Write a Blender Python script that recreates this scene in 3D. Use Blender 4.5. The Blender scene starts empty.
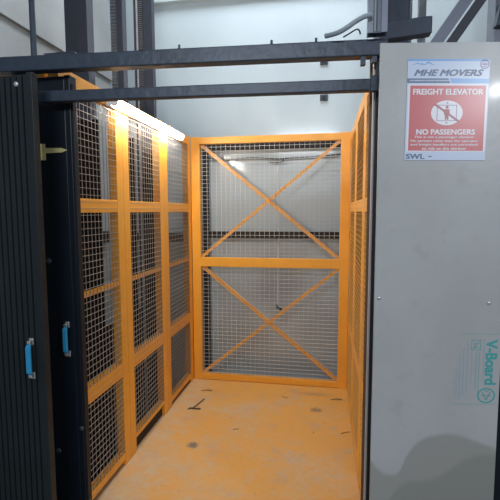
import bpy, bmesh, math, random
from mathutils import Matrix, Vector
random.seed(4)
R = math.radians
C = bpy.context.scene.collection

# ------------------------------------------------------------------ materials
def mat(name, col, rough=0.5, metal=0.0, noise=0.0, scale=8.0, dark=None, bump=0.0, bscale=60.0, coat=0.0, spec=0.5):
    m = bpy.data.materials.new(name); m.use_nodes = True
    nt = m.node_tree; b = nt.nodes['Principled BSDF']
    b.inputs['Base Color'].default_value = (*col, 1)
    b.inputs['Roughness'].default_value = rough
    b.inputs['Metallic'].default_value = metal
    b.inputs['Specular IOR Level'].default_value = spec
    if coat:
        b.inputs['Coat Weight'].default_value = coat
        b.inputs['Coat Roughness'].default_value = .12
    tc = nt.nodes.new('ShaderNodeTexCoord')
    if noise > 0:
        n = nt.nodes.new('ShaderNodeTexNoise'); n.inputs['Scale'].default_value = scale
        n.inputs['Detail'].default_value = 6; n.inputs['Roughness'].default_value = .65
        nt.links.new(tc.outputs['Object'], n.inputs['Vector'])
        mx = nt.nodes.new('ShaderNodeMix'); mx.data_type = 'RGBA'
        rp = nt.nodes.new('ShaderNodeMapRange')
        rp.inputs['From Min'].default_value = .4; rp.inputs['From Max'].default_value = .72
        rp.inputs['To Max'].default_value = noise
        nt.links.new(n.outputs['Fac'], rp.inputs['Value'])
        nt.links.new(rp.outputs['Result'], mx.inputs['Factor'])
        mx.inputs['A'].default_value = (*col, 1)
        mx.inputs['B'].default_value = (*(dark or tuple(c * .45 for c in col)), 1)
        nt.links.new(mx.outputs['Result'], b.inputs['Base Color'])
    if bump > 0:
        n2 = nt.nodes.new('ShaderNodeTexNoise'); n2.inputs['Scale'].default_value = bscale
        nt.links.new(tc.outputs['Object'], n2.inputs['Vector'])
        bp = nt.nodes.new('ShaderNodeBump'); bp.inputs['Strength'].default_value = bump
        bp.inputs['Distance'].default_value = .01
        nt.links.new(n2.outputs['Fac'], bp.inputs['Height'])
        nt.links.new(bp.outputs['Normal'], b.inputs['Normal'])
    return m

M = {}
M['orange'] = mat('orange_paint', (.88, .39, .042), .38, noise=.35, scale=5, dark=(.68, .25, .03), bump=.15, bscale=40)
M['wire'] = mat('galvanised_wire', (.36, .31, .26), .5, .2)
M['navy'] = mat('dark_blue_grey_steel', (.036, .052, .078), .42, .1, noise=.5, scale=9, dark=(.018, .026, .042), bump=.2, bscale=30)
M['black'] = mat('black_sheet_steel', (.005, .009, .016), .42, 0, noise=.5, scale=4, dark=(.003, .005, .009), bump=.1, bscale=15, spec=.4)
M['rubber'] = mat('black_rubber', (.008, .010, .014), .6)
M['rib'] = mat('dark_green_black_sheet', (.014, .020, .022), .5, 0, noise=.6, scale=3, dark=(.005, .008, .012), spec=.4)
M['post'] = mat('slate_steel', (.040, .043, .060), .55, .1, noise=.4, scale=6)
M['postgrey'] = mat('grey_steel', (.20, .215, .24), .45, .2, noise=.4, scale=9)
M['rail'] = mat('machined_guide_rail', (.22, .23, .25), .4, .4, noise=.4, scale=20)
M['bracket'] = mat('rusty_brown_steel', (.030, .021, .018), .8, .1, noise=.5, scale=20)
M['wall'] = mat('pale_painted_plaster', (.47, .535, .56), .30, 0, noise=.25, scale=1.6, dark=(.36, .40, .42), bump=.22, bscale=9, coat=.9)
M['wall2'] = mat('pale_shaft_plaster', (.40, .42, .42), .7, 0, noise=.6, scale=.9, dark=(.24, .235, .22))
M['conc'] = mat('grey_concrete', (.25, .25, .24), .85, 0, noise=.5, scale=6, bump=.2)
M['blue'] = mat('blue_plastic', (.03, .30, .55), .35)
M['chrome'] = mat('chrome', (.75, .75, .73), .25, .8)
M['brass'] = mat('brass_plated_hinge', (.72, .62, .30), .4, .2, noise=.3, scale=40)
M['bolt'] = mat('zinc_bolt', (.55, .57, .58), .35, .6)
M['darkbolt'] = mat('black_bolt', (.06, .07, .08), .4, .3)
M['cable'] = mat('grey_conduit_plastic', (.27, .32, .36), .5)
M['thin'] = mat('black_cable', (.03, .035, .045), .5)
M['white'] = mat('white_enamel', (.8, .8, .78), .35)
M['paper'] = mat('pale_blue_white_vinyl', (.56, .63, .78), .3)
M['paperw'] = mat('white_vinyl', (.78, .76, .80), .3)
M['red'] = mat('haze_washed_red_vinyl', (.60, .16, .17), .3)  # sign reds are washed out by haze, mixed into the colour
M['dred'] = mat('haze_washed_dark_red_vinyl', (.42, .13, .16), .3)
M['blueink'] = mat('light_blue_ink', (.20, .40, .72), .3)
M['greyink'] = mat('grey_blue_ink', (.16, .20, .30), .35)
M['pinkink'] = mat('pink_grey_ink', (.42, .34, .48), .35)
M['teal'] = mat('teal_stamp_ink', (.07, .36, .36), .6)
M['teal2'] = mat('faint_teal_stamp_ink', (.20, .38, .41), .6)
M['teal3'] = mat('very_faint_stamp_ink', (.30, .38, .44), .6)
M['pipe'] = mat('blue_black_pipe', (.05, .065, .10), .5, .1, noise=.4, scale=8)
M['brace'] = mat('blue_grey_angle_steel', (.19, .21, .26), .45, .2, noise=.3, scale=8)
M['shade'] = mat('shade_brown_sheet', (.012, .009, .008), .85, 0, noise=.6, scale=12, dark=(.03, .02, .017), spec=.2)  # dark brown standing in for shade behind the left mesh
M['palepost'] = mat('pale_pinkish_steel', (.50, .46, .46), .5, .1, noise=.4, scale=15)
M['owire'] = mat('oversprayed_wire', (.62, .30, .07), .5, .1)
M['orange_in_shade'] = mat('shaded_orange_paint', (.17, .085, .04), .6, 0, noise=.4, scale=10)  # orange paint on an unlit face, its shade put into the brown
M['gwire'] = mat('bright_galvanised_wire', (.58, .57, .53), .5, .1)
M['twig'] = mat('dark_debris', (.05, .03, .02), .8)

def emis(name, col, s):
    m = bpy.data.materials.new(name); m.use_nodes = True
    b = m.node_tree.nodes['Principled BSDF']
    b.inputs['Base Color'].default_value = (.9, .9, .9, 1)
    b.inputs['Emission Color'].default_value = (*col, 1)
    b.inputs['Emission Strength'].default_value = s
    return m
M['tube'] = emis('lit_led_tube', (1, .96, .88), 84)
M['hall'] = emis('lit_hall_lamp', (.93, .96, 1), 24)

def floor_material():
    m = bpy.data.materials.new('paint_splashed_steel_plate'); m.use_nodes = True
    nt = m.node_tree; b = nt.nodes['Principled BSDF']; b.inputs['Roughness'].default_value = .55
    N = nt.nodes.new; L = nt.links.new
    tc = N('ShaderNodeTexCoord')
    def noise(s, d=6, r=.6):
        n = N('ShaderNodeTexNoise'); n.inputs['Scale'].default_value = s; n.inputs['Detail'].default_value = d
        n.inputs['Roughness'].default_value = r; L(tc.outputs['Object'], n.inputs['Vector']); return n.outputs['Fac']
    def rng(v, a, b_, c=0, d=1):
        r = N('ShaderNodeMapRange'); r.inputs[1].default_value = a; r.inputs[2].default_value = b_
        r.inputs[3].default_value = c; r.inputs[4].default_value = d; L(v, r.inputs[0]); return r.outputs[0]
    def mix(f, a, b_):
        x = N('ShaderNodeMix'); x.data_type = 'RGBA'; L(f, x.inputs['Factor'])
        for k, v in (('A', a), ('B', b_)):
            if isinstance(v, tuple): x.inputs[k].default_value = (*v, 1)
            else: L(v, x.inputs[k])
        return x.outputs['Result']
    def math_(op, a, b_):
        x = N('ShaderNodeMath'); x.operation = op
        for i, v in enumerate((a, b_)):
            if isinstance(v, (int, float)): x.inputs[i].default_value = v
            else: L(v, x.inputs[i])
        return x.outputs[0]
    sep = N('ShaderNodeSeparateXYZ'); L(tc.outputs['Object'], sep.inputs[0])
    # overspray: thick along the gate and the right, thin along the left edge
    gx = rng(sep.outputs['X'], -1.15, -.80, 0, 1)
    gy = rng(sep.outputs['Y'], 3.15, 3.5, 0, 1)
    cov = math_('ADD', math_('MULTIPLY', gx, .5), math_('MULTIPLY', gy, .45))
    cov = math_('ADD', cov, math_('MULTIPLY', math_('SUBTRACT', noise(2.4), .5), 2.0))
    cov = math_('ADD', cov, math_('MULTIPLY', math_('SUBTRACT', noise(16, 8, .75), .5), 1.8))
    f = rng(cov, -.2, .58, .15, .95)
    grey = mix(noise(9), (.36, .30, .21), (.50, .42, .30))
    col = mix(f, grey, (.60, .27, .045))
    st = rng(noise(5.5, 8, .75), .54, .70, 0, .6)
    col = mix(st, col, (.33, .27, .23))
    sp = rng(noise(45, 3, .6), .66, .72, 0, .75)
    col = mix(sp, col, (.20, .14, .09))
    # two round black scuffs
    for (x, y, rx, ry, k) in ((-.811, 2.471, .045, .05, .85), (-.053, 3.085, .055, .05, .7), (-.06, 3.36, .16, .05, .35), (-.93, 3.30, .06, .025, .45), (.12, 3.30, .06, .04, .3)):
        mp = N('ShaderNodeMapping'); mp.inputs['Location'].default_value = (-x / rx, -y / ry, 0)
        mp.inputs['Scale'].default_value = (1 / rx, 1 / ry, 0); L(tc.outputs['Object'], mp.inputs['Vector'])
        ln = N('ShaderNodeVectorMath'); ln.operation = 'LENGTH'; L(mp.outputs[0], ln.inputs[0])
        d = math_('ADD', ln.outputs['Value'], math_('MULTIPLY', math_('SUBTRACT', noise(30), .5), 1.6))
        col = mix(rng(d, 1.0, .35, 0, k), col, (.09, .08, .075))
    L(col, b.inputs['Base Color'])
    # worn tread pattern
    w = N('ShaderNodeTexWave'); w.inputs['Scale'].default_value = 9; w.wave_type = 'BANDS'; w.bands_direction = 'DIAGONAL'
    L(tc.outputs['Object'], w.inputs['Vector'])
    mp = N('ShaderNodeMapping'); mp.inputs['Scale'].default_value = (-1, 1, 1); L(tc.outputs['Object'], mp.inputs['Vector'])
    w2 = N('ShaderNodeTexWave'); w2.inputs['Scale'].default_value = 9; w2.bands_direction = 'DIAGONAL'
    L(mp.outputs[0], w2.inputs['Vector'])
    bp = N('ShaderNodeBump'); bp.inputs['Strength'].default_value = .25; bp.inputs['Distance'].default_value = .004
    L(math_('MULTIPLY', w.outputs['Fac'], w2.outputs['Fac']), bp.inputs['Height']); L(bp.outputs['Normal'], b.inputs['Normal'])
    return m
M['floor'] = floor_material()

def board_material():
    m = bpy.data.materials.new('grey_fibre_cement'); m.use_nodes = True
    nt = m.node_tree; b = nt.nodes['Principled BSDF']
    N = nt.nodes.new; L = nt.links.new
    b.inputs['Roughness'].default_value = .36
    b.inputs['Specular IOR Level'].default_value = .45; b.inputs['Coat Weight'].default_value = .05; b.inputs['Coat Roughness'].default_value = .10
    tc = N('ShaderNodeTexCoord'); sep = N('ShaderNodeSeparateXYZ'); L(tc.outputs['Object'], sep.inputs[0])
    def noise(s, d=5):
        n = N('ShaderNodeTexNoise'); n.inputs['Scale'].default_value = s; n.inputs['Detail'].default_value = d
        L(tc.outputs['Object'], n.inputs['Vector']); return n.outputs['Fac']
    def rng(v, a, b_, c=0, d=1):
        r = N('ShaderNodeMapRange'); r.interpolation_type = 'SMOOTHSTEP'; r.inputs[1].default_value = a; r.inputs[2].default_value = b_
        r.inputs[3].default_value = c; r.inputs[4].default_value = d; L(v, r.inputs[0]); return r.outputs[0]
    def mix(f, a, b_):
        x = N('ShaderNodeMix'); x.data_type = 'RGBA'; L(f, x.inputs['Factor'])
        for k, v in (('A', a), ('B', b_)):
            if isinstance(v, tuple): x.inputs[k].default_value = (*v, 1)
            else: L(v, x.inputs[k])
        return x.outputs['Result']
    def rim_mask(pts, soft):
        # darker lower area: the height of its rim along the board's width
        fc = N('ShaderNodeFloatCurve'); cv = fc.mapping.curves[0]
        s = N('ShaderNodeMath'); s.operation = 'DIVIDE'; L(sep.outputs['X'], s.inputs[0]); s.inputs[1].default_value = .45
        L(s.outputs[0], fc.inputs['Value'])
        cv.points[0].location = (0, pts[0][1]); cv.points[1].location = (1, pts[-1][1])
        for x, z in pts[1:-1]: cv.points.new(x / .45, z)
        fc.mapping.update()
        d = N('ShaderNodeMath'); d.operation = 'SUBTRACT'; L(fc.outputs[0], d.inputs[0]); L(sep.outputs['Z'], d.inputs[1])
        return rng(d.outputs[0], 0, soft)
    col = mix(rng(noise(2.2), .3, .7), (.46, .465, .47), (.395, .40, .40))
    col = mix(rng(noise(16), .55, .75, 0, .35), col, (.33, .33, .32))
    a = rim_mask([(0, .60), (.03, .56), (.06, .545), (.10, .555), (.13, .62), (.17, .67), (.24, .695), (.30, .695), (.36, .675), (.45, .64)], .022)
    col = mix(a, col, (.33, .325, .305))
    a2 = rim_mask([(0, .36), (.05, .42), (.10, .50), (.14, .525), (.21, .53), (.26, .555), (.31, .595), (.36, .62), (.45, .63)], .035)
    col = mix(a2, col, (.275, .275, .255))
    L(col, b.inputs['Base Color'])
    n2 = noise(25); bp = N('ShaderNodeBump'); bp.inputs['Strength'].default_value = .12; bp.inputs['Distance'].default_value = .006
    L(n2, bp.inputs['Height']); L(bp.outputs['Normal'], b.inputs['Normal'])
    return m
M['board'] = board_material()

def backwall_material():
    m = M['wall'].copy(); m.name = 'stained_painted_plaster'
    nt = m.node_tree; b = nt.nodes['Principled BSDF']; N = nt.nodes.new; L = nt.links.new
    old = b.inputs['Base Color'].links[0].from_socket
    tc = N('ShaderNodeTexCoord')
    col = old
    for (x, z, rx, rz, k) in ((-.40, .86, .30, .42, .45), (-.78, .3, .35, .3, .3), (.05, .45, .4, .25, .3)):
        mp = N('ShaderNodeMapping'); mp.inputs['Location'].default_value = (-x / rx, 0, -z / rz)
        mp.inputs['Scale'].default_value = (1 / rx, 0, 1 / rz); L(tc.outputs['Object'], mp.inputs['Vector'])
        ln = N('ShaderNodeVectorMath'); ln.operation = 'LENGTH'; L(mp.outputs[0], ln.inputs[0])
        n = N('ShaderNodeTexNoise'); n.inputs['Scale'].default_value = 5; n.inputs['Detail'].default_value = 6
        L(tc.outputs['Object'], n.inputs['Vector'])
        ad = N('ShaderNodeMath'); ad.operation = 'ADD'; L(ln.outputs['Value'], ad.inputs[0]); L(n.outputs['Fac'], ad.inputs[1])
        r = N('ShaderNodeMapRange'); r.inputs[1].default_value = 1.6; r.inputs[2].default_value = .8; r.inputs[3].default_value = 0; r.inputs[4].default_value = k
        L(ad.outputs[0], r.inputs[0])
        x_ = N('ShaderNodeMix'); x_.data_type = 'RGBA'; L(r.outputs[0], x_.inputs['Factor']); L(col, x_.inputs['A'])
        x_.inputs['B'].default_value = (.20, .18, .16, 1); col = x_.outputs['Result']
    L(col, b.inputs['Base Color'])
    return m
M['backwall'] = backwall_material()

# ------------------------------------------------------------------ mesh helpers
class MB:
    def __init__(s): s.bm = bmesh.new()
    def box(s, x0, x1, y0, y1, z0, z1, rot=None, piv=None):
        r = bmesh.ops.create_cube(s.bm, size=1)
        m = Matrix.Translation(((x0 + x1) / 2, (y0 + y1) / 2, (z0 + z1) / 2)) @ Matrix.Diagonal((abs(x1 - x0), abs(y1 - y0), abs(z1 - z0), 1))
        if rot is not None:
            p = Vector(piv); m = Matrix.Translation(p) @ rot @ Matrix.Translation(-p) @ m
        bmesh.ops.transform(s.bm, matrix=m, verts=r['verts']); return s
    def bar(s, a, b, w, t, up=(0, 0, 1)):
        """rectangular bar from a to b: w across (in the plane of up), t thick"""
        a = Vector(a); b = Vector(b); d = (b - a); L = d.length; d.normalize()
        n = d.cross(Vector(up)).normalized(); u = n.cross(d).normalized()
        r = bmesh.ops.create_cube(s.bm, size=1)
        m = Matrix((( d.x, n.x, u.x, 0), (d.y, n.y, u.y, 0), (d.z, n.z, u.z, 0), (0, 0, 0, 1)))
        m = Matrix.Translation((a + b) / 2) @ m @ Matrix.Diagonal((L, t, w, 1))
        bmesh.ops.transform(s.bm, matrix=m, verts=r['verts']); return s
    def cyl(s, a, b, r0, r1=None, seg=16):
        a = Vector(a); b = Vector(b); d = b - a
        r = bmesh.ops.create_cone(s.bm, cap_ends=True, segments=seg, radius1=r0, radius2=r0 if r1 is None else r1, depth=d.length)
        m = Matrix.Translation((a + b) / 2) @ d.to_track_quat('Z', 'Y').to_matrix().to_4x4()
        bmesh.ops.transform(s.bm, matrix=m, verts=r['verts']); return s
    def dome(s, c, r, n, flat=.55):
        q = bmesh.ops.create_uvsphere(s.bm, u_segments=14, v_segments=8, radius=r)
        m = Matrix.Translation(c) @ Vector(n).to_track_quat('Z', 'Y').to_matrix().to_4x4() @ Matrix.Diagonal((1, 1, flat, 1))
        bmesh.ops.transform(s.bm, matrix=m, verts=q['verts']); return s
    def poly(s, pts, y0, y1):
        """prism: outline in x,z pushed from y0 to y1"""
        v0 = [s.bm.verts.new((x, y0, z)) for x, z in pts]; v1 = [s.bm.verts.new((x, y1, z)) for x, z in pts]
        n = len(pts); s.bm.faces.new(v0); s.bm.faces.new(v1[::-1])
        for i in range(n): s.bm.faces.new((v0[i], v1[i], v1[(i + 1) % n], v0[(i + 1) % n]))
        return s
    def tube(s, pts, r, seg=10):
        pts = [Vector(p) for p in pts]; rings = []
        for i, p in enumerate(pts):
            d = (pts[min(i + 1, len(pts) - 1)] - pts[max(i - 1, 0)]).normalized()
            a = d.orthogonal().normalized() if i == 0 else (pa - d * pa.dot(d)).normalized()
            pa = a; b = d.cross(a)
            rings.append([s.bm.verts.new(p + (a * math.cos(t) + b * math.sin(t)) * r) for t in [2 * math.pi * k / seg for k in range(seg)]])
        for q, w in zip(rings, rings[1:]):
            for k in range(seg): s.bm.faces.new((q[k], q[(k + 1) % seg], w[(k + 1) % seg], w[k]))
        s.bm.faces.new(rings[0][::-1]); s.bm.faces.new(rings[-1]); return s
    def build(s, name, m, parent=None, loc=None, rz=0, bev=0, smooth=False):
        bmesh.ops.recalc_face_normals(s.bm, faces=s.bm.faces)
        me = bpy.data.meshes.new(name); s.bm.to_mesh(me); s.bm.free()
        me.materials.append(m); o = bpy.data.objects.new(name, me); C.objects.link(o)
        if parent: o.parent = parent
        if loc: o.location = loc
        o.rotation_euler.z = rz
        if bev:
            k = o.modifiers.new('b', 'BEVEL'); k.width = bev; k.segments = 2; k.limit_method = 'ANGLE'
        if smooth:
            for p in me.polygons: p.use_smooth = True
        return o

def tag(o, label=None, cat=None, group=None, kind=None):
    if label: o['label'] = label
    if cat: o['category'] = cat
    if group: o['group'] = group
    if kind: o['kind'] = kind
    return o
def empty(name, loc, rz=0, label=None, cat=None, group=None):
    o = bpy.data.objects.new(name, None); C.objects.link(o); o.location = loc; o.rotation_euler.z = rz
    o.empty_display_size = .1
    return tag(o, label, cat, group)
def spline(P, n=8):
    P = [Vector(p) for p in P]; Q = [P[0]] + P + [P[-1]]; out = []
    for i in range(1, len(Q) - 2):
        for k in range(n):
            t = k / n; a, b, c, d = Q[i - 1:i + 3]
            out.append(.5 * ((2 * b) + (c - a) * t + (2 * a - 5 * b + 4 * c - d) * t * t + (3 * b - a - 3 * c + d) * t ** 3))
    return out + [P[-1]]
def text_obj(name, txt, m, parent, x0, x1, z0, z1, y, bold=.0, shear=0.0, thick=.0006, turn=False, label=None):
    """lettering fitted into the box x0..x1, z0..z1 on the plane y; turn = read from top to bottom"""
    cu = bpy.data.curves.new(name, 'FONT'); cu.body = txt; cu.shear = shear; cu.resolution_u = 3
    to = bpy.data.objects.new(name, cu); C.objects.link(to)
    dg = bpy.context.evaluated_depsgraph_get(); me = bpy.data.meshes.new_from_object(to.evaluated_get(dg))
    bpy.data.objects.remove(to); bpy.data.curves.remove(cu)
    bm = bmesh.new(); bm.from_mesh(me); bpy.data.meshes.remove(me)
    base = bm.verts[:] + bm.edges[:] + bm.faces[:]
    if bold:
        for k, (dx, dy) in enumerate(((bold, 0), (0, bold * .7), (bold, bold * .7), (bold * .5, bold * .35))):
            q = bmesh.ops.duplicate(bm, geom=base)
            bmesh.ops.translate(bm, vec=(dx, dy, .2 * (k + 1)), verts=[g for g in q['geom'] if isinstance(g, bmesh.types.BMVert)])
    xs = [v.co.x for v in bm.verts]; ys = [v.co.y for v in bm.verts]
    ax, bx, ay, by = min(xs), max(xs), min(ys), max(ys)
    for v in bm.verts:
        u = (v.co.x - ax) / (bx - ax); w = (v.co.y - ay) / (by - ay); d = v.co.z
        if turn: v.co = Vector((x0 + w * (x1 - x0), y - .0001 - d * thick, z1 - u * (z1 - z0)))
        else: v.co = Vector((x0 + u * (x1 - x0), y - .0001 - d * thick, z0 + w * (z1 - z0)))
    for f in bm.faces:
        f.normal_update()
        if f.normal.y > 0: f.normal_flip()
    me = bpy.data.meshes.new(name); bm.to_mesh(me); bm.free(); me.materials.append(m)
    o = bpy.data.objects.new(name, me); C.objects.link(o); o.parent = parent
    if label: o['label'] = label
    return o

# ------------------------------------------------------------------ the setting
XL, XR, YB = -2.0, 1.7, 3.8
def struct(mb, name, m): return tag(mb.build(name, m), kind='structure')
struct(MB().box(XL - .15, XR + .15, YB, YB + .2, -1, 4.3), 'wall_back', M['backwall'])
struct(MB().box(XL - .15, XL, 1.2, YB, -1, 4.3), 'wall_left', M['wall2'])
struct(MB().box(XR, XR + .15, 1.9, YB, -1, 4.3), 'wall_right', M['wall2'])
struct(MB().box(XL - .15, XR + .15, 1.70, YB + .2, -1.1, -1), 'floor_pit', M['conc'])
struct(MB().box(-3.0, 3.2, -2.5, 1.70, -.2, 0), 'floor_landing', M['conc'])
struct(MB().box(-1.55, XR, YB - .06, YB, 3.32, 4.3), 'trim_1', M['wall'])               # ceiling band over the back wall
struct(MB().box(XL, XL + .03, 2.0, YB, 2.69, 3.07), 'trim_2', M['wall2'])                 # concrete band along the left shaft wall

# ------------------------------------------------------------------ mesh panels of the cage
PH = 2.10
def tube_frame_part(par, name, x0, x1, y0, y1, z0, z1): return MB().box(x0, x1, y0, y1, z0, z1).build(name, M['orange'], par, bev=.0025)
def wall_panel(loc, rz, w, s, label, kick=False, plate=False):
    """local x along the wall, y*s away from the cage; stile, rail, cross_bar and wire_mesh are parts"""
    t = empty('wire_mesh_screen', loc, rz, label, 'mesh screen', 'orange mesh wall screens of the lift cage')
    def Yb(a, b): return (a * s, b * s) if s > 0 else (b * s, a * s)
    sw = .075
    for a in (0, w - sw): tube_frame_part(t, 'stile', a + .0003, a + sw - .0003, *Yb(0, .05), .0, PH)
    for z0, z1 in (((.085, .112) if kick else (.035, .075)), (.532, .612), (1.472, 1.540), (2.030, PH)):
        tube_frame_part(t, 'rail', sw - .002, w - sw + .002, *Yb(.001, .045), z0, z1)
    tube_frame_part(t, 'cross_bar', sw - .002, w - sw + .002, *Yb(.008, .026), 1.060, 1.088)
    mb = MB(); r = .00115
    x = sw + .018
    while x < w - sw - .005:
        mb.box(x - r, x + r, *Yb(.003, .006), .06 if not kick else .10, PH - .02); x += .034
    z = .095 if not kick else .13
    while z < PH - .06:
        mb.box(sw - .005, w - sw + .005, *Yb(.0, .003), z - r, z + r); z += .0325
    mb.build('wire_mesh', M['wire'] if s > 0 else M['owire'], t)
    if kick:
        k = MB().box(sw, w - sw, *Yb(.022, .028), .0, .085).build('kick_plate', M['bracket'], t); k['label'] = 'dark brown kick plate under the mesh'
    return t
Y0 = [1.70, 2.272, 2.890]; Wd = [.572, .618, .617]
names = ['nearest the black doors', 'in the middle of the wall', 'in the far corner beside the gate']
for i in range(3):
    wall_panel((-1.132, Y0[i], 0), R(90), Wd[i], 1, 'orange framed mesh screen of left wall, ' + names[i], kick=(i == 1))
namesr = ['nearest the grey board', 'in the middle of the wall', 'in the far corner beside the gate']
for i in range(3):
    wall_panel((.191, Y0[i] + (.06 if i == 0 else 0), 0), R(90), Wd[i] - (.06 if i == 0 else 0), -1, 'orange framed mesh screen of right wall, ' + namesr[i])

fr = [o for o in C.objects if o.get('label', '').endswith('right wall, nearest the grey board')][0]
MB().box(-.014, -.0005, .0, .030, 0, PH).build('front_flange', M['orange_in_shade'], fr)
# back gate
g = empty('mesh_gate', (-1.130, 3.51, 0), 0, 'orange framed mesh back gate with two crossed braces, closing the far end of the cage', 'gate')
GW = 1.319
for a in (0, GW - .075): tube_frame_part(g, 'stile', a, a + .075, 0, .05, 0, 2.10)
for z0, z1 in ((0.004, .055), (1.005, 1.083), (2.040, 2.096)): tube_frame_part(g, 'rail', .074, GW - .074, .001, .049, z0, z1)
for z0, z1 in ((.062, .998), (1.09, 2.033)):
    for k, (a, b) in enumerate((((.085, z0), (GW - .085, z1)), ((.085, z1), (GW - .085, z0)))):
        yy = .014 + .009 * k
        A = Vector((a[0], yy, a[1])); B = Vector((b[0], yy, b[1]))
        mb = MB().bar(A, B, .026, .004, up=(0, 0, 1))
        if k == 1:
            o_ = Vector((.011, .016, .008)); mb.bar(A + o_, B + o_, .004, .028, up=(0, 0, 1))
        mb.build('brace', M['orange'], g)
mb = MB(); r = .0013
x = .075 + .02
while x < GW - .075: mb.box(x - r, x + r, .005, .008, .03, 2.05); x += .041
z = .07
while z < 2.02:
    mb.box(.07, GW - .07, .002, .005, z - r, z + r); z += .0335
mb.build('wire_mesh', M['gwire'], g)

# platform
pf = empty('lift_platform', (0, 0, 0), 0, 'lift platform plate splashed with orange paint between the mesh walls', 'lift floor')
MB().box(-1.20, .26, 1.72, 3.58, -.012, 0).build('floor_plate', M['floor'], pf)
for yy in (1.74, 2.35, 2.95, 3.55): MB().box(-1.19, .25, yy - .02, yy + .02, -.09, -.012).build('joist', M['navy'], pf)
MB().box(-.55, -.45, 2.6, 2.7, -1, -.09).build('ram', M['chrome'], pf)

# orange stub over the left doors
tag(MB().box(-1.42, -1.20, 1.70, 1.75, 2.035, 2.095).build('angle_bar', M['orange'], bev=.003), 'short orange bar just over the black flat door, behind the header beam', 'bar')

# ------------------------------------------------------------------ tube light on the left wall top
t = empty('tube_light', (-1.10, 2.10, 2.045), 0, 'long lit white tube light along the top of the left mesh wall', 'light')
MB().box(-.032, -.006, 0, 1.06, -.022, .03).build('housing', M['white'], t, bev=.003)
MB().cyl((.012, .02, -.002), (.012, 1.04, -.006), .024, seg=20).build('tube', M['tube'], t, smooth=False)
for y in (.005, 1.035): MB().cyl((.012, y, -.002), (.012, y + .018, -.002), .020, seg=20).build('end_cap', M['white'], t)

# ------------------------------------------------------------------ landing front (a few degrees off the cage)
LA = math.atan(.06)
LO = (-1.30, 1.56, 0)
def LP(x, dy=0, z=0):   # world point of landing-frame coordinates
    c, s = math.cos(LA), math.sin(LA)
    return (LO[0] + x * c - dy * s, LO[1] + x * s + dy * c, z)
def landing(name, x, z, label, cat, dy=0): return empty(name, LP(x, dy, z), LA, label, cat)
b1 = landing('header_beam', -.25, 2.037, 'thick upper dark blue steel beam crossing above the cage entrance', 'beam')
MB().box(0, 1.765, 0, .05, 0, .058).build('box_section', M['navy'], b1, bev=.004)
for x in (.99, 1.345, 1.51):
    MB().cyl((x, .02, .058), (x, .02, .077), .0045).cyl((x, .02, .058), (x, .02, .063), .008, seg=6).build('bolt', M['darkbolt'], b1)
for x in (1.672, 1.712):
    MB().box(x, x + .017, .006, .026, -.03 if x < 1.7 else -.022, .001).build('bracket', M['navy'], b1)
b2 = landing('cross_bar', .165, 1.914, 'thin lower dark steel bar crossing the cage entrance below the thick beam', 'bar')
MB().box(0, 1.325, 0, .035, 0, .043).build('box_section', M['navy'], b2, bev=.004)
MB().box(1.290, 1.318, -.012, 0, -.006, .05).build('end_plate', M['navy'], b2, bev=.003)

# flat black door with hinge and handle
fd = empty('flat_door', (-1.312, 1.645, 0.004), 0, 'flat black steel door leaf with blue handle beside the left mesh wall', 'door')
MB().box(0, .243, 0, .025, 0, 2.030).build('sheet', M['black'], fd, bev=.003)
def handle(par, x, y, z0, z1):
    h = MB().poly([(x - .011, z0 + .004), (x + .011, z0 + .004), (x + .011, z1 - .004), (x - .011, z1 - .004)], y - .030, y - .018)
    for v in h.bm.verts:
        if v.co.y < y - .026: v.co.z += .012 if v.co.z < (z0 + z1) / 2 else -.012
    o = h.build('handle', M['blue'], par, bev=.005); o['label'] = 'blue plastic pull handle with metal ends'
    for z in (z0, z1): MB().box(x - .010, x + .010, y - .006, y, z - .014, z + .014).box(x - .008, x + .008, y - .021, y - .004, z - .006, z + .007).build('mounting_bracket', M['chrome'], o, bev=.004)
    return o
handle(fd, .214, 0, .855, .985)
for (x, z) in ((.137, 1.262), (.143, .402)):
    MB().dome((x, 0, z), .012, (0, -1, 0)).build('bolt', M['darkbolt'], fd, smooth=True)
hg = MB().box(.126, .144, -.006, 0, 1.69, 1.757).poly([(.142, 1.740), (.142, 1.718), (.222, 1.720), (.248, 1.729), (.222, 1.738)], -.005, 0)
hg.cyl((.126, -.006, 1.69), (.126, -.006, 1.757), .006)
h_ = hg.build('strap_hinge', M['brass'], fd); h_['label'] = 'dull brass strap hinge'
# jamb strip
jb = empty('door_jamb', (-1.069, 1.645, 0), 0, 'narrow black upright jamb between flat black door and mesh wall', 'jamb')
MB().box(.001, .027, -.004, .045, 0, 2.036).build('post', M['black'], jb, bev=.003)
MB().box(.0275, .034, .004, .03, .0, 2.0).build('rubber_seal', M['rubber'], jb)
MB().dome((.020, -.004, .523), .011, (0, -1, 0)).build('bolt', M['darkbolt'], jb, smooth=True)

# ribbed black leaf
rl = empty('ribbed_door', (-1.525, 1.45, 0.004), 0, 'ribbed black sheet door leaf with blue handle at far left', 'door')
x = 0; W = .452; pts = []
pitch = .0245
n = int(W / pitch)
prof = []
for i in range(n + 1):
    a = i * pitch
    prof += [(a, 0), (a + pitch * .68, 0), (a + pitch * .78, .008), (a + pitch * .92, .008)]
prof = [p for p in prof if p[0] <= W]
mbm = MB(); bm = mbm.bm
fr = [[bm.verts.new((x_, y_, z_)) for x_, y_ in prof] for z_ in (0, 1.978)]
bk = [[bm.verts.new((x_, .012, z_)) for x_, y_ in prof] for z_ in (0, 1.978)]
for i in range(len(prof) - 1):
    bm.faces.new((fr[0][i], fr[0][i + 1], fr[1][i + 1], fr[1][i])); bm.faces.new((bk[0][i + 1], bk[0][i], bk[1][i], bk[1][i + 1]))
    bm.faces.new((fr[1][i], fr[1][i + 1], bk[1][i + 1], bk[1][i])); bm.faces.new((fr[0][i + 1], fr[0][i], bk[0][i], bk[0][i + 1]))
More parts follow.
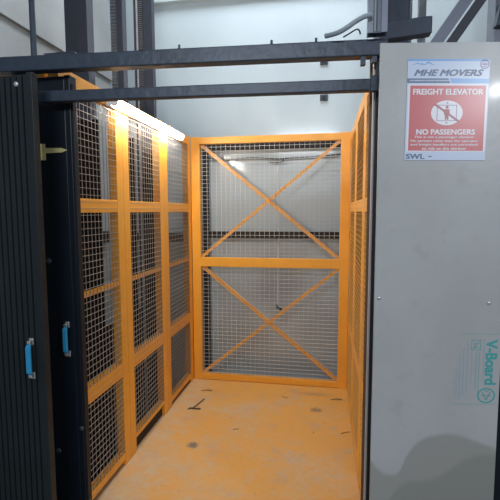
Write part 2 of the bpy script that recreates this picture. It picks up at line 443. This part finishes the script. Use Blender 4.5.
for k in (0, -1): bm.faces.new((fr[0][k], fr[1][k], bk[1][k], bk[0][k]))
mbm.build('ribbed_sheet', M['rib'], rl)
MB().box(W - .022, W + .002, -.003, .03, 0, 1.985).build('edge_stile', M['rib'], rl, bev=.002)
MB().box(0, W - .024, .013, .03, 1.93, 1.975).build('back_rail', M['navy'], rl)
MB().box(0, W - .024, .013, .03, 0.0, .04).build('back_rail', M['navy'], rl)
handle(rl, .399, 0, .832, .968)
MB().dome((.387, 0, 1.945), .010, (0, -1, 0)).build('bolt', M['bolt'], rl, smooth=True)

# right hand jamb and mast
jr = empty('door_jamb', (.166, 1.70, 0), 0, 'grey and black upright jamb between right mesh wall and grey board', 'jamb')
MB().box(.004, .011, 0, .04, 0, 2.035).build('post', M['palepost'], jr, bev=.002)
MB().box(.0115, .045, -.01, .045, 0, 2.035).build('rubber_seal', M['rubber'], jr, bev=.002)
ms = empty('mast', (.137, 1.60, 2.097), 0, 'dark slotted steel upright rising above the right end of the beams', 'post')
MB().box(0, .066, .038, .044, 0, 1.3).box(0, .006, 0, .038, 0, 1.3).box(.060, .066, 0, .038, 0, 1.3).box(.006, .018, 0, .004, 0, 1.3).box(.046, .060, 0, .004, 0, 1.3).build('channel', M['brace'], ms)
MB().cyl((.026, .026, 0), (.026, .026, 1.3), .007).build('cable', M['cable'], ms)
MB().box(.007, .059, .005, .037, 0, .006).build('foot_plate', M['navy'], ms)

# hose and wire on the beam
hp = spline([(-.01, 1.62, 2.105), (.03, 1.60, 2.105), (.06, 1.59, 2.114), (.092, 1.585, 2.132), (.120, 1.580, 2.144), (.148, 1.583, 2.150)], 6)
tag(MB().tube(hp, .0088, 10).build('conduit_hose', M['cable'], smooth=True), 'grey flexible hose curving from the right upright down onto the beam', 'hose')
hp = spline([(.055, 1.625, 2.099), (.075, 1.61, 2.104), (.098, 1.605, 2.114), (.108, 1.605, 2.110), (.112, 1.61, 2.098)], 6)
tag(MB().tube(hp, .0028, 8).build('wire', M['thin'], smooth=True), 'thin black wire looping under the hose on the beam', 'wire')
# dark plate lying on the left of the beam, pale block
dp = empty('cover_plate', (-1.138, 1.615, 2.096), 0, 'thin dark plate with a pale offcut lying on the beam before the wide column', 'plate')
MB().poly([(0, .020), (.028, 0), (.16, 0), (.135, .022)], 0, .08).build('plate', M['post'], dp)
MB().poly([(.118, .0), (.165, .0), (.150, .026), (.125, .023)], .082, .12).build('offcut', M['white'], dp)

# ------------------------------------------------------------------ grey board with stamp and screws
BA = R(9)
bd = empty('wall_board', (.170, 1.50, 0), BA, 'tall grey fibre cement board with a wavy darker lower part right of the cage entrance', 'board')
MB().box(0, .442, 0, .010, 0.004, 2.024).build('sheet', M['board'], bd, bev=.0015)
for (x, z) in ((.015, 1.176), (.392, 1.159)):
    MB().dome((x, 0, z), .0075, (0, -1, 0), .5).build('screw', M['bolt'], bd, smooth=True)
for x in (.055, .36): MB().box(x, x + .05, .0105, .05, 0, 2.0).build('stud', M['navy'], bd)
MB().box(.105, .36, .0105, .05, 1.9, 1.95).build('stud', M['navy'], bd)
yf = -.0001
st = MB().box(.294, .441, yf - .0004, yf, 1.0495, 1.0512).box(.280, .436, yf - .0004, yf, .797, .7985)
so = st.build('printed_stamp', M['teal2'], bd); so['label'] = 'teal printed maker stamp, turned on its side'
text_obj('lettering', 'V-Board', M['teal'], so, .3885, .4290, .868, 1.030, yf, bold=.075, turn=True, label='teal bold lettering turned on its side')
ring = MB()
def ring_pts(cx, cz, rx, rz, w, n=36):
    for k in range(n):
        a, b = 2 * math.pi * k / n, 2 * math.pi * (k + 1) / n
        q = [(cx + rx * math.cos(a), cz + rz * math.sin(a)), (cx + rx * math.cos(b), cz + rz * math.sin(b)),
             (cx + (rx - w) * math.cos(b), cz + (rz - w) * math.sin(b)), (cx + (rx - w) * math.cos(a), cz + (rz - w) * math.sin(a))]
        yield q
for q in ring_pts(.397, .829, .031, .028, .005): ring.poly(q, yf - .0004, yf)
ring.bar((.383, yf - .0002, .842), (.397, yf - .0002, .812), .003, .0004).bar((.397, yf - .0002, .812), (.411, yf - .0002, .842), .003, .0004)
ring.bar((.381, yf - .0002, .829), (.413, yf - .0002, .829), .002, .0004).bar((.389, yf - .0002, .846), (.405, yf - .0002, .846), .003, .0004)
ring.build('round_mark', M['teal'], so)
sq = MB()
for a in ((.338, .372, .993, .996), (.338, .372, 1.026, 1.029), (.338, .341, .993, 1.029), (.369, .372, .993, 1.029), (.349, .361, 1.015, 1.018), (.349, .352, .998, 1.018), (.352, .366, 1.001, 1.004)):
    sq.box(a[0], a[1], yf - .0004, yf, a[2], a[3])
sq.bar((.345, yf - .0002, .999), (.366, yf - .0002, 1.022), .003, .0004)
sq.build('square_mark', M['teal2'], so)
def dashes(par, name, m, cols, seed, y=yf, vert=True):
    rr = random.Random(seed); mb = MB()
    for (c, w, a, b) in cols:
        p = a
        while p < b:
            l = min(rr.uniform(.003, .009), b - p)
            if vert: mb.box(c, c + w, y - .0003, y, p, p + l)
            else: mb.box(p, p + l, y - .0003, y, c, c + w)
            p += l + rr.uniform(.0012, .0022)
    return mb.build(name, m, par)
dashes(so, 'small_print', M['teal2'], ((.366, .0035, .835, .985), (.355, .0035, .855, .985), (.382, .002, .88, 1.03)), 3)
dashes(so, 'faint_print', M['teal3'], ((.340, .003, .87, .985), (.325, .004, .84, 1.02), (.312, .004, .83, 1.0), (.300, .004, .815, .98), (.290, .003, .82, .93)), 5)

# ------------------------------------------------------------------ safety sign
SC, CS = math.cos(BA), math.sin(BA)
sx, sz = .0872, 1.645
sg = empty('safety_sign', (.170 + sx * SC + .0008 * CS, 1.50 + sx * CS - .0008 * SC, sz), BA,
           'red and white freight elevator no passengers notice stuck on the grey board', 'sign')
sg.rotation_euler = (0, R(.5), BA)
SW, SH = .267, .326
def fx(px): return (px - 30) / 350 * SW
def fz(py): return (478 - py) / 438 * SH
MB().box(0, SW, -.0015, 0, 0, SH).build('backing_sheet', M['paper'], sg)
y1 = -.0016
MB().box(0, SW, y1 - .0003, y1, SH - .006, SH).build('top_edge_strip', M['blueink'], sg)
bb = MB().poly([(0, fz(142)), (fx(215), fz(142)), (fx(205), fz(122)), (0, fz(122))], y1 - .0003, y1).build('header_band', M['greyink'], sg)
bb['label'] = 'grey blue band'
MB().poly([(fx(222), fz(142)), (SW, fz(142)), (SW, fz(124)), (fx(212), fz(122))], y1 - .0003, y1).build('header_band', M['blueink'], sg)
dashes(sg, 'small_print', M['paper'], ((fz(134), .0035, .008, .135),), 8, y1 - .0004, vert=False)
# mountain mark
MB().poly([(fx(48), fz(66)), (fx(72), fz(54)), (fx(84), fz(60)), (fx(92), fz(56)), (fx(100), fz(63)), (fx(86), fz(64)), (fx(72), fz(59))], y1 - .0003, y1)\
    .poly([(fx(96), fz(66)), (fx(116), fz(50)), (fx(146), fz(66)), (fx(128), fz(62)), (fx(117), fz(57)), (fx(108), fz(63))], y1 - .0003, y1).build('mountain_mark', M['blueink'], sg)
mb = MB()
for q in ring_pts(fx(358), fz(62), .0155, .0155, .004, 24): mb.poly(q, y1 - .0003, y1)
mb.box(fx(347), fx(369), y1 - .0003, y1, fz(66), fz(58)).box(fx(351), fx(365), y1 - .0003, y1, fz(54), fz(51)).box(fx(351), fx(365), y1 - .0003, y1, fz(73), fz(70))
mb.build('round_badge', M['pinkink'], sg)
text_obj('header_lettering', 'MHE MOVERS', M['greyink'], sg, fx(58), fx(354), fz(112), fz(84), y1, bold=.075, shear=.35)
MB().box(fx(36), fx(376), y1 - .0002, y1, fz(440), fz(148)).build('white_border', M['paperw'], sg)
y2 = y1 - .0003
rp = MB().box(fx(44), fx(368), y2 - .0003, y2, fz(436), fz(153)).build('red_panel', M['red'], sg)
y3 = y2 - .0004
text_obj('lettering', 'FREIGHT ELEVATOR', M['paperw'], rp, fx(56), fx(357), fz(193), fz(167), y3, bold=.075)
text_obj('lettering', 'NO PASSENGERS', M['paperw'], rp, fx(76), fx(330), fz(366), fz(342), y3, bold=.075)
for i, (tx, a, b, top) in enumerate((('This is not a passenger elevator', 68, 328, 371), ('No persons other than the operator', 54, 344, 388), ('and freight handlers are permitted', 54, 344, 404), ('to ride on this elevator', 104, 296, 420))):
    text_obj('small_lettering', tx, M['paperw'], rp, fx(a), fx(b), fz(top + 13), fz(top), y3, bold=.05)
cx, cz = fx(205), fz(271)
n = 40; MB().poly([(cx + .052 * math.cos(2 * math.pi * k / n), cz + .040 * math.sin(2 * math.pi * k / n)) for k in range(n)], y3 - .0002, y3).build('round_field', M['paperw'], rp)
y4 = y3 - .0003
pic = MB()
for k in range(7):   # dashed cabin outline
    pass
x0, x1, z0, z1 = cx - .033, cx + .033, cz - .026, cz + .026
for (a, b, c, d) in ((x0, x1, z0, z0 + .0022), (x0, x1, z1 - .0022, z1), (x0, x0 + .0025, z0, z1), (x1 - .0025, x1, z0, z1)): pic.box(a, b, y4 - .0002, y4, c, d)
pic.poly([(cx - .005, z1 + .004), (cx + .005, z1 + .004), (cx, z1 + .010)], y4 - .0002, y4).poly([(cx - .005, z0 - .004), (cx, z0 - .010), (cx + .005, z0 - .004)], y4 - .0002, y4)
pic.build('cabin_outline', M['pinkink'], rp)
mb = MB().poly([(cx - .008, cz + .012), (cx + .008, cz + .012), (cx + .010, cz - .006), (cx + .006, cz - .006), (cx + .006, cz - .022), (cx + .001, cz - .022), (cx, cz - .008), (cx - .001, cz - .022), (cx - .006, cz - .022), (cx - .006, cz - .006), (cx - .010, cz - .006)], y4 - .0004, y4 - .0002)
n = 16; mb.poly([(cx + .0048 * math.cos(2 * math.pi * k / n), cz + .0185 + .0048 * math.sin(2 * math.pi * k / n)) for k in range(n)], y4 - .0004, y4 - .0002)
mb.build('figure_mark', M['dred'], rp)
mb = MB().bar((cx - .041, y4 - .0005, cz + .028), (cx + .041, y4 - .0005, cz - .028), .0060, .0003)
mb.build('slash', M['dred'], rp)
text_obj('footer_lettering', 'SWL', M['greyink'], sg, fx(35), fx(118), fz(473), fz(450), y1, bold=.075)
MB().box(fx(134), fx(148), y1 - .0004, y1, fz(464), fz(459)).build('dash', M['greyink'], sg)

# ------------------------------------------------------------------ shaft steelwork, left
def column(name, x0, x1, y0, y1, z0, z1, m, label, cat): pass
cl = empty('steel_column', (-1.475, 2.30, -1), 0, 'wide dark steel column rising behind the left mesh wall', 'column')
MB().box(0, .128, 0, .008, 0, 5.0).box(0, .012, .008, .10, 0, 5.0).build('channel', M['post'], cl)
fl = MB().box(.128, .137, 0, .07, 0, 5.0).build('side_flange', M['post'], cl); fl['label'] = 'paler grey side flange'
gr = empty('guide_rail', (-1.437, 2.75, -1), 0, 'toothed guide rail behind the left mesh wall, just right of the wide column', 'guide rail')
def rail(par, w_rack, w_body, h=5.0, pitch=.021, light=None):
    MB().box(w_rack, w_rack + w_body, 0, .06, 0, h).build('body', M['post'], par)
    MB().box(0, w_rack, .014, .05, 0, h).build('rack_bar', M['rail'], par)
    mb = MB(); z = 2.6
    while z < 4.9: mb.box(.006, w_rack - .010, .004, .014, z, z + pitch * .5); z += pitch
    tt = mb.build('rack_teeth', M['rail'], par)
rail(gr, .052, .040)
g2 = empty('guide_rail', (-1.518, 3.30, -1), 0, 'wider toothed guide rail at the far left corner of the shaft', 'guide rail')
MB().box(0, .018, .0, .06, 0, 5.0).build('edge_strip', M['post'], g2)
MB().box(.020, .028, .0, .06, 0, 5.0).build('pale_strip', M['palepost'], g2)
MB().box(.080, .155, -.005, .05, 0, 5.0).build('body', M['post'], g2)
MB().box(.030, .078, .014, .05, 0, 5.0).build('rack_bar', M['bracket'], g2)
mb = MB(); z = 2.7
while z < 4.3: mb.box(.036, .072, .009, .014, z, z + .007); z += .015
mb.build('rack_teeth', M['rail'], g2)
tag(MB().cyl((-1.357, 1.86, 0), (-1.357, 1.86, 3.4), .0135, seg=16).build('pipe', M['navy'], smooth=False), 'thin dark upright pipe at far left above the ribbed door', 'pipe')
# added dark sheets, standing in for the shade behind the left mesh
for i, (x, y, w) in enumerate(((-1.40, 2.60, .05), (-1.36, 3.06, .025))): pass
for (x0, x1, y, z1, lb) in ((-1.53, -1.262, 2.24, 1.99, 'added dark sheet behind the left mesh screen nearest the doors, before the wide column'),
                            (-1.347, -1.278, 2.73, 1.97, 'narrow added dark strip behind the middle left mesh screen, nearer the doors'),
                            (-1.42, -1.305, 3.22, 1.97, 'added dark strip behind the middle left mesh screen, farther from the doors')):
    tag(MB().box(x0, x1, y, y + .02, -1, z1).build('shade_sheet', M['shade']), lb, 'sheet', 'added dark sheets in the shaft left of the cage')
tag(MB().box(-1.545, -1.525, 2.28, 3.70, -1, .66).build('low_shade_sheet', M['shade']), 'low added dark sheet seen through the bottom of the left mesh wall', 'sheet')  # added sheet, dark like the shade low behind the mesh

# ring beams on the walls
tag(MB().box(-1.20, XR, YB - .055, YB - .001, 1.240, 1.300).build('wall_channel', M['bracket'], bev=.003), 'lower dark steel channel on the back shaft wall, behind the gate', 'channel')
tag(MB().box(-1.20, .30, YB - .055, YB - .001, 2.022, 2.085).build('wall_channel', M['bracket'], bev=.003), 'upper dark steel channel on the back shaft wall, behind the gate top rail', 'channel')
tag(MB().box(-1.165, -1.038, YB - .10, YB - .058, -1, 2.10).build('wall_upright', M['bracket'], bev=.003), 'dark steel upright on the back wall behind the left edge of the gate', 'upright')
tag(MB().box(-1.95, -1.23, YB - .10, YB - .045, 1.20, 1.28).build('wall_channel', M['bracket']), 'dark steel channel on the back wall seen through the far left mesh panel', 'channel')
tag(MB().box(XL + .002, XL + .06, 2.0, 3.6, 1.20, 1.30).build('wall_channel', M['bracket']), 'dark steel channel on the left shaft wall seen through the mesh', 'channel')
cp = [(-1.05, 3.735, 1.948), (-.8, 3.745, 1.940), (-.62, 3.74, 1.945), (-.40, 3.74, 1.930), (-.30, 3.74, 1.938), (-.05, 3.74, 1.945), (.20, 3.74, 1.965)]
wc = tag(MB().tube(spline(cp, 6), .006, 8).build('wall_cable', M['thin'], smooth=True), 'thin black cable strung along the back wall behind the gate', 'cable')
MB().tube(spline([(-.50, 3.735, 1.905), (-.44, 3.735, 1.900), (-.38, 3.735, 1.905), (-.36, 3.738, 1.93)], 4), .006, 8).build('cable_end', M['thin'], wc)
hw = empty('hanging_wire', (-.42, 3.79, .62), 0, 'thin white wire hanging down the middle of the back wall', 'wire')
MB().tube([(0, 0, 1.25), (.002, 0, .7), (0, 0, .05), (.004, -.002, 0)], .004, 8).build('cord', M['white'], hw)
MB().cyl((-.012, -.005, .0), (.035, -.005, -.035), .011).build('tip', M['thin'], hw)
for (x, z, l) in ((-.031, 2.742, 'upper'), (-.028, 2.443, 'lower')):
    a = empty('wall_anchor', (x, YB, z), 0, l + ' small black square socket on the pale back wall', 'anchor', 'square sockets on the back wall')
    MB().box(-.033, .033, -.014, -.001, -.026, .026).build('plate', M['thin'], a, bev=.003)
    MB().box(-.012, .012, -.020, -.014, -.010, .010).build('stud', M['rubber'], a)

# ------------------------------------------------------------------ shaft steelwork, right
pp = empty('support_arm', (.222, 2.21, 2.33), 0, 'dark blue steel arm reaching right over the grey board', 'beam')
mb = MB(); mb.bm.verts.ensure_lookup_table()
mb.poly([(0, -.035), (.262, -.015), (.262, .062), (.215, .062), (0, .040)], 0, .06); mb.build('arm', M['pipe'], pp, bev=.004)
MB().box(.05, .08, .062, .10, -3.33, .45).build('upright', M['post'], pp)
MB().box(.0, .02, -.02, 0, -.06, .03).build('clip', M['postgrey'], pp)
dpn = empty('back_sheet', (.30, 2.62, -1), 0, 'dark blue sheet behind the slotted upright, above the board', 'sheet')
MB().box(0, .150, 0, .01, 0, 4.6).build('sheet', M['pipe'], dpn)
MB().box(.150, .162, -.01, .02, 0, 4.6).build('edge_strip', M['postgrey'], dpn)
rc = tag(MB().box(.487, .525, 2.55, 2.59, -1, 3.6).build('steel_upright', M['postgrey'], bev=.003), 'narrow grey steel upright just left of the diagonal braces', 'post')
def brace(a, b, w, m, label):
    mb = MB().bar(a, b, w, .006, up=(0, 0, 1)); 
    mb.bar((a[0], a[1] + .02, a[2]), (b[0], b[1] + .02, b[2]), .006, .04, up=(0, 0, 1))
    tag(mb.build('diagonal_brace', m), label, 'brace', 'diagonal braces above the grey board')
brace((.395, 2.20, 2.105), (.80, 2.20, 2.70), .052, M['brace'], 'left pale blue grey diagonal brace above the grey board')
brace((.462, 2.20, 2.105), (.867, 2.20, 2.70), .042, M['post'], 'right darker diagonal brace above the grey board')
mb = MB().box(.855, 1.13, 2.50, 2.62, -1, 3.6)
pil = tag(mb.build('shaft_pillar', M['brace'], bev=.004), 'broad blue grey pillar at the top right edge', 'pillar')
MB().poly([(0, 0), (.18, 0), (.18, .15), (.02, .11)], 0, .05).build('bracket', M['navy'], pil, loc=(.845, 2.45, 2.42))
# dark door panel to the right of the board
tag(MB().box(.615, 1.5, 1.66, 1.70, 0, 1.2).build('dark_panel', M['black']), 'dark low panel seen past the right edge of the grey board', 'panel')
tag(MB().box(.47, .482, 1.9, 3.6, -1, 2.03).build('shade_sheet', M['bracket']), 'added dark brown sheet behind the right mesh wall', 'sheet')  # added to darken what shows through the right mesh

# ------------------------------------------------------------------ litter on the platform
tag(MB().tube(spline([(-1.0, 2.93, .004), (-.965, 2.96, .004), (-.94, 3.02, .012), (-.915, 3.09, .018)], 4), .004, 6).tube([(-.99, 2.95, .004), (-.95, 2.945, .005), (-.905, 2.95, .004)], .006, 6).build('twig', M['twig']), 'dark forked twig on the platform near the left wall', 'twig')
for (x, y, a, l, lb) in ((.15, 2.78, .5, .07, 'dark sliver on the platform beside the right mesh wall'), (-.06, 2.75, 1.2, .02, 'tiny dark chip in the right middle of the platform'),
                      (.10, 3.28, .2, .09, 'thin curved offcut near the right foot of the gate'), (-.30, 3.26, 2.6, .06, 'thin offcut on the platform before the middle of the gate'),
                      (-.95, 3.27, 0, .09, 'thin dark offcut on the platform near the left foot of the gate'), (-.58, 2.70, .4, .04, 'small dark chip in the left middle of the platform')):
    d = Vector((math.cos(a), math.sin(a), 0)) * l / 2; q = Vector((-d.y, d.x, 0)) * .25
    c = Vector((x, y, .004))
    tag(MB().tube(spline([c - d, c + q, c + d], 4), .002, 6).build('offcut', M['twig']), lb, 'debris', 'bits of litter on the platform')

# ------------------------------------------------------------------ lamps
def area(name, loc, tgt, size, e, col, shape='RECTANGLE', sy=None):
    l = bpy.data.lights.new(name, 'AREA'); l.energy = e; l.color = col; l.shape = shape; l.size = size; l.size_y = sy or size
    o = bpy.data.objects.new(name, l); C.objects.link(o); o.location = loc
    o.rotation_euler = (Vector(tgt) - Vector(loc)).to_track_quat('-Z', 'Y').to_euler(); return o
area('shaft_lamp', (-.3, 2.9, 4.4), (-.4, 3.6, 1.5), 1.6, 76, (.84, .92, 1.0), sy=.9)
area('hall_lamp', (2.56, -1.07, 2.66), (.3, 1.5, 1.2), 0.09, 34, (.92, .96, 1), 'DISK')
area('hall_fill_light', (-.4, -1.6, 2.9), (-.3, 1.6, 1.6), 1.2, 48, (.84, .92, 1), sy=.3)  # added unseen fill behind the camera, evens out board and beams

w = bpy.data.worlds.new('w'); bpy.context.scene.world = w; w.use_nodes = True
w.node_tree.nodes['Background'].inputs[0].default_value = (.62, .74, .9, 1)
w.node_tree.nodes['Background'].inputs[1].default_value = .22

# ------------------------------------------------------------------ camera
F = Vector((-0.1744293, 0.98051376, -0.09037248)); RX = Vector((0.98458831, 0.17485874, -0.00320502)); U = Vector((-0.01265985, 0.08953873, 0.99590288))
cam = bpy.data.cameras.new('cam'); cam.sensor_width = 36; cam.sensor_height = 36; cam.sensor_fit = 'HORIZONTAL'; cam.lens = 424.95 / 500 * 36; cam.clip_start = .05
co = bpy.data.objects.new('cam', cam); C.objects.link(co)
m = Matrix(((RX.x, U.x, -F.x), (RX.y, U.y, -F.y), (RX.z, U.z, -F.z))).to_4x4(); m.translation = (0, 0, 1.4756)
co.matrix_world = m
sc = bpy.context.scene; sc.camera = co
sc.view_settings.view_transform = 'Standard'; sc.view_settings.look = 'None'; sc.view_settings.gamma = 1; sc.view_settings.exposure = 0
sc.view_settings.use_curve_mapping = False
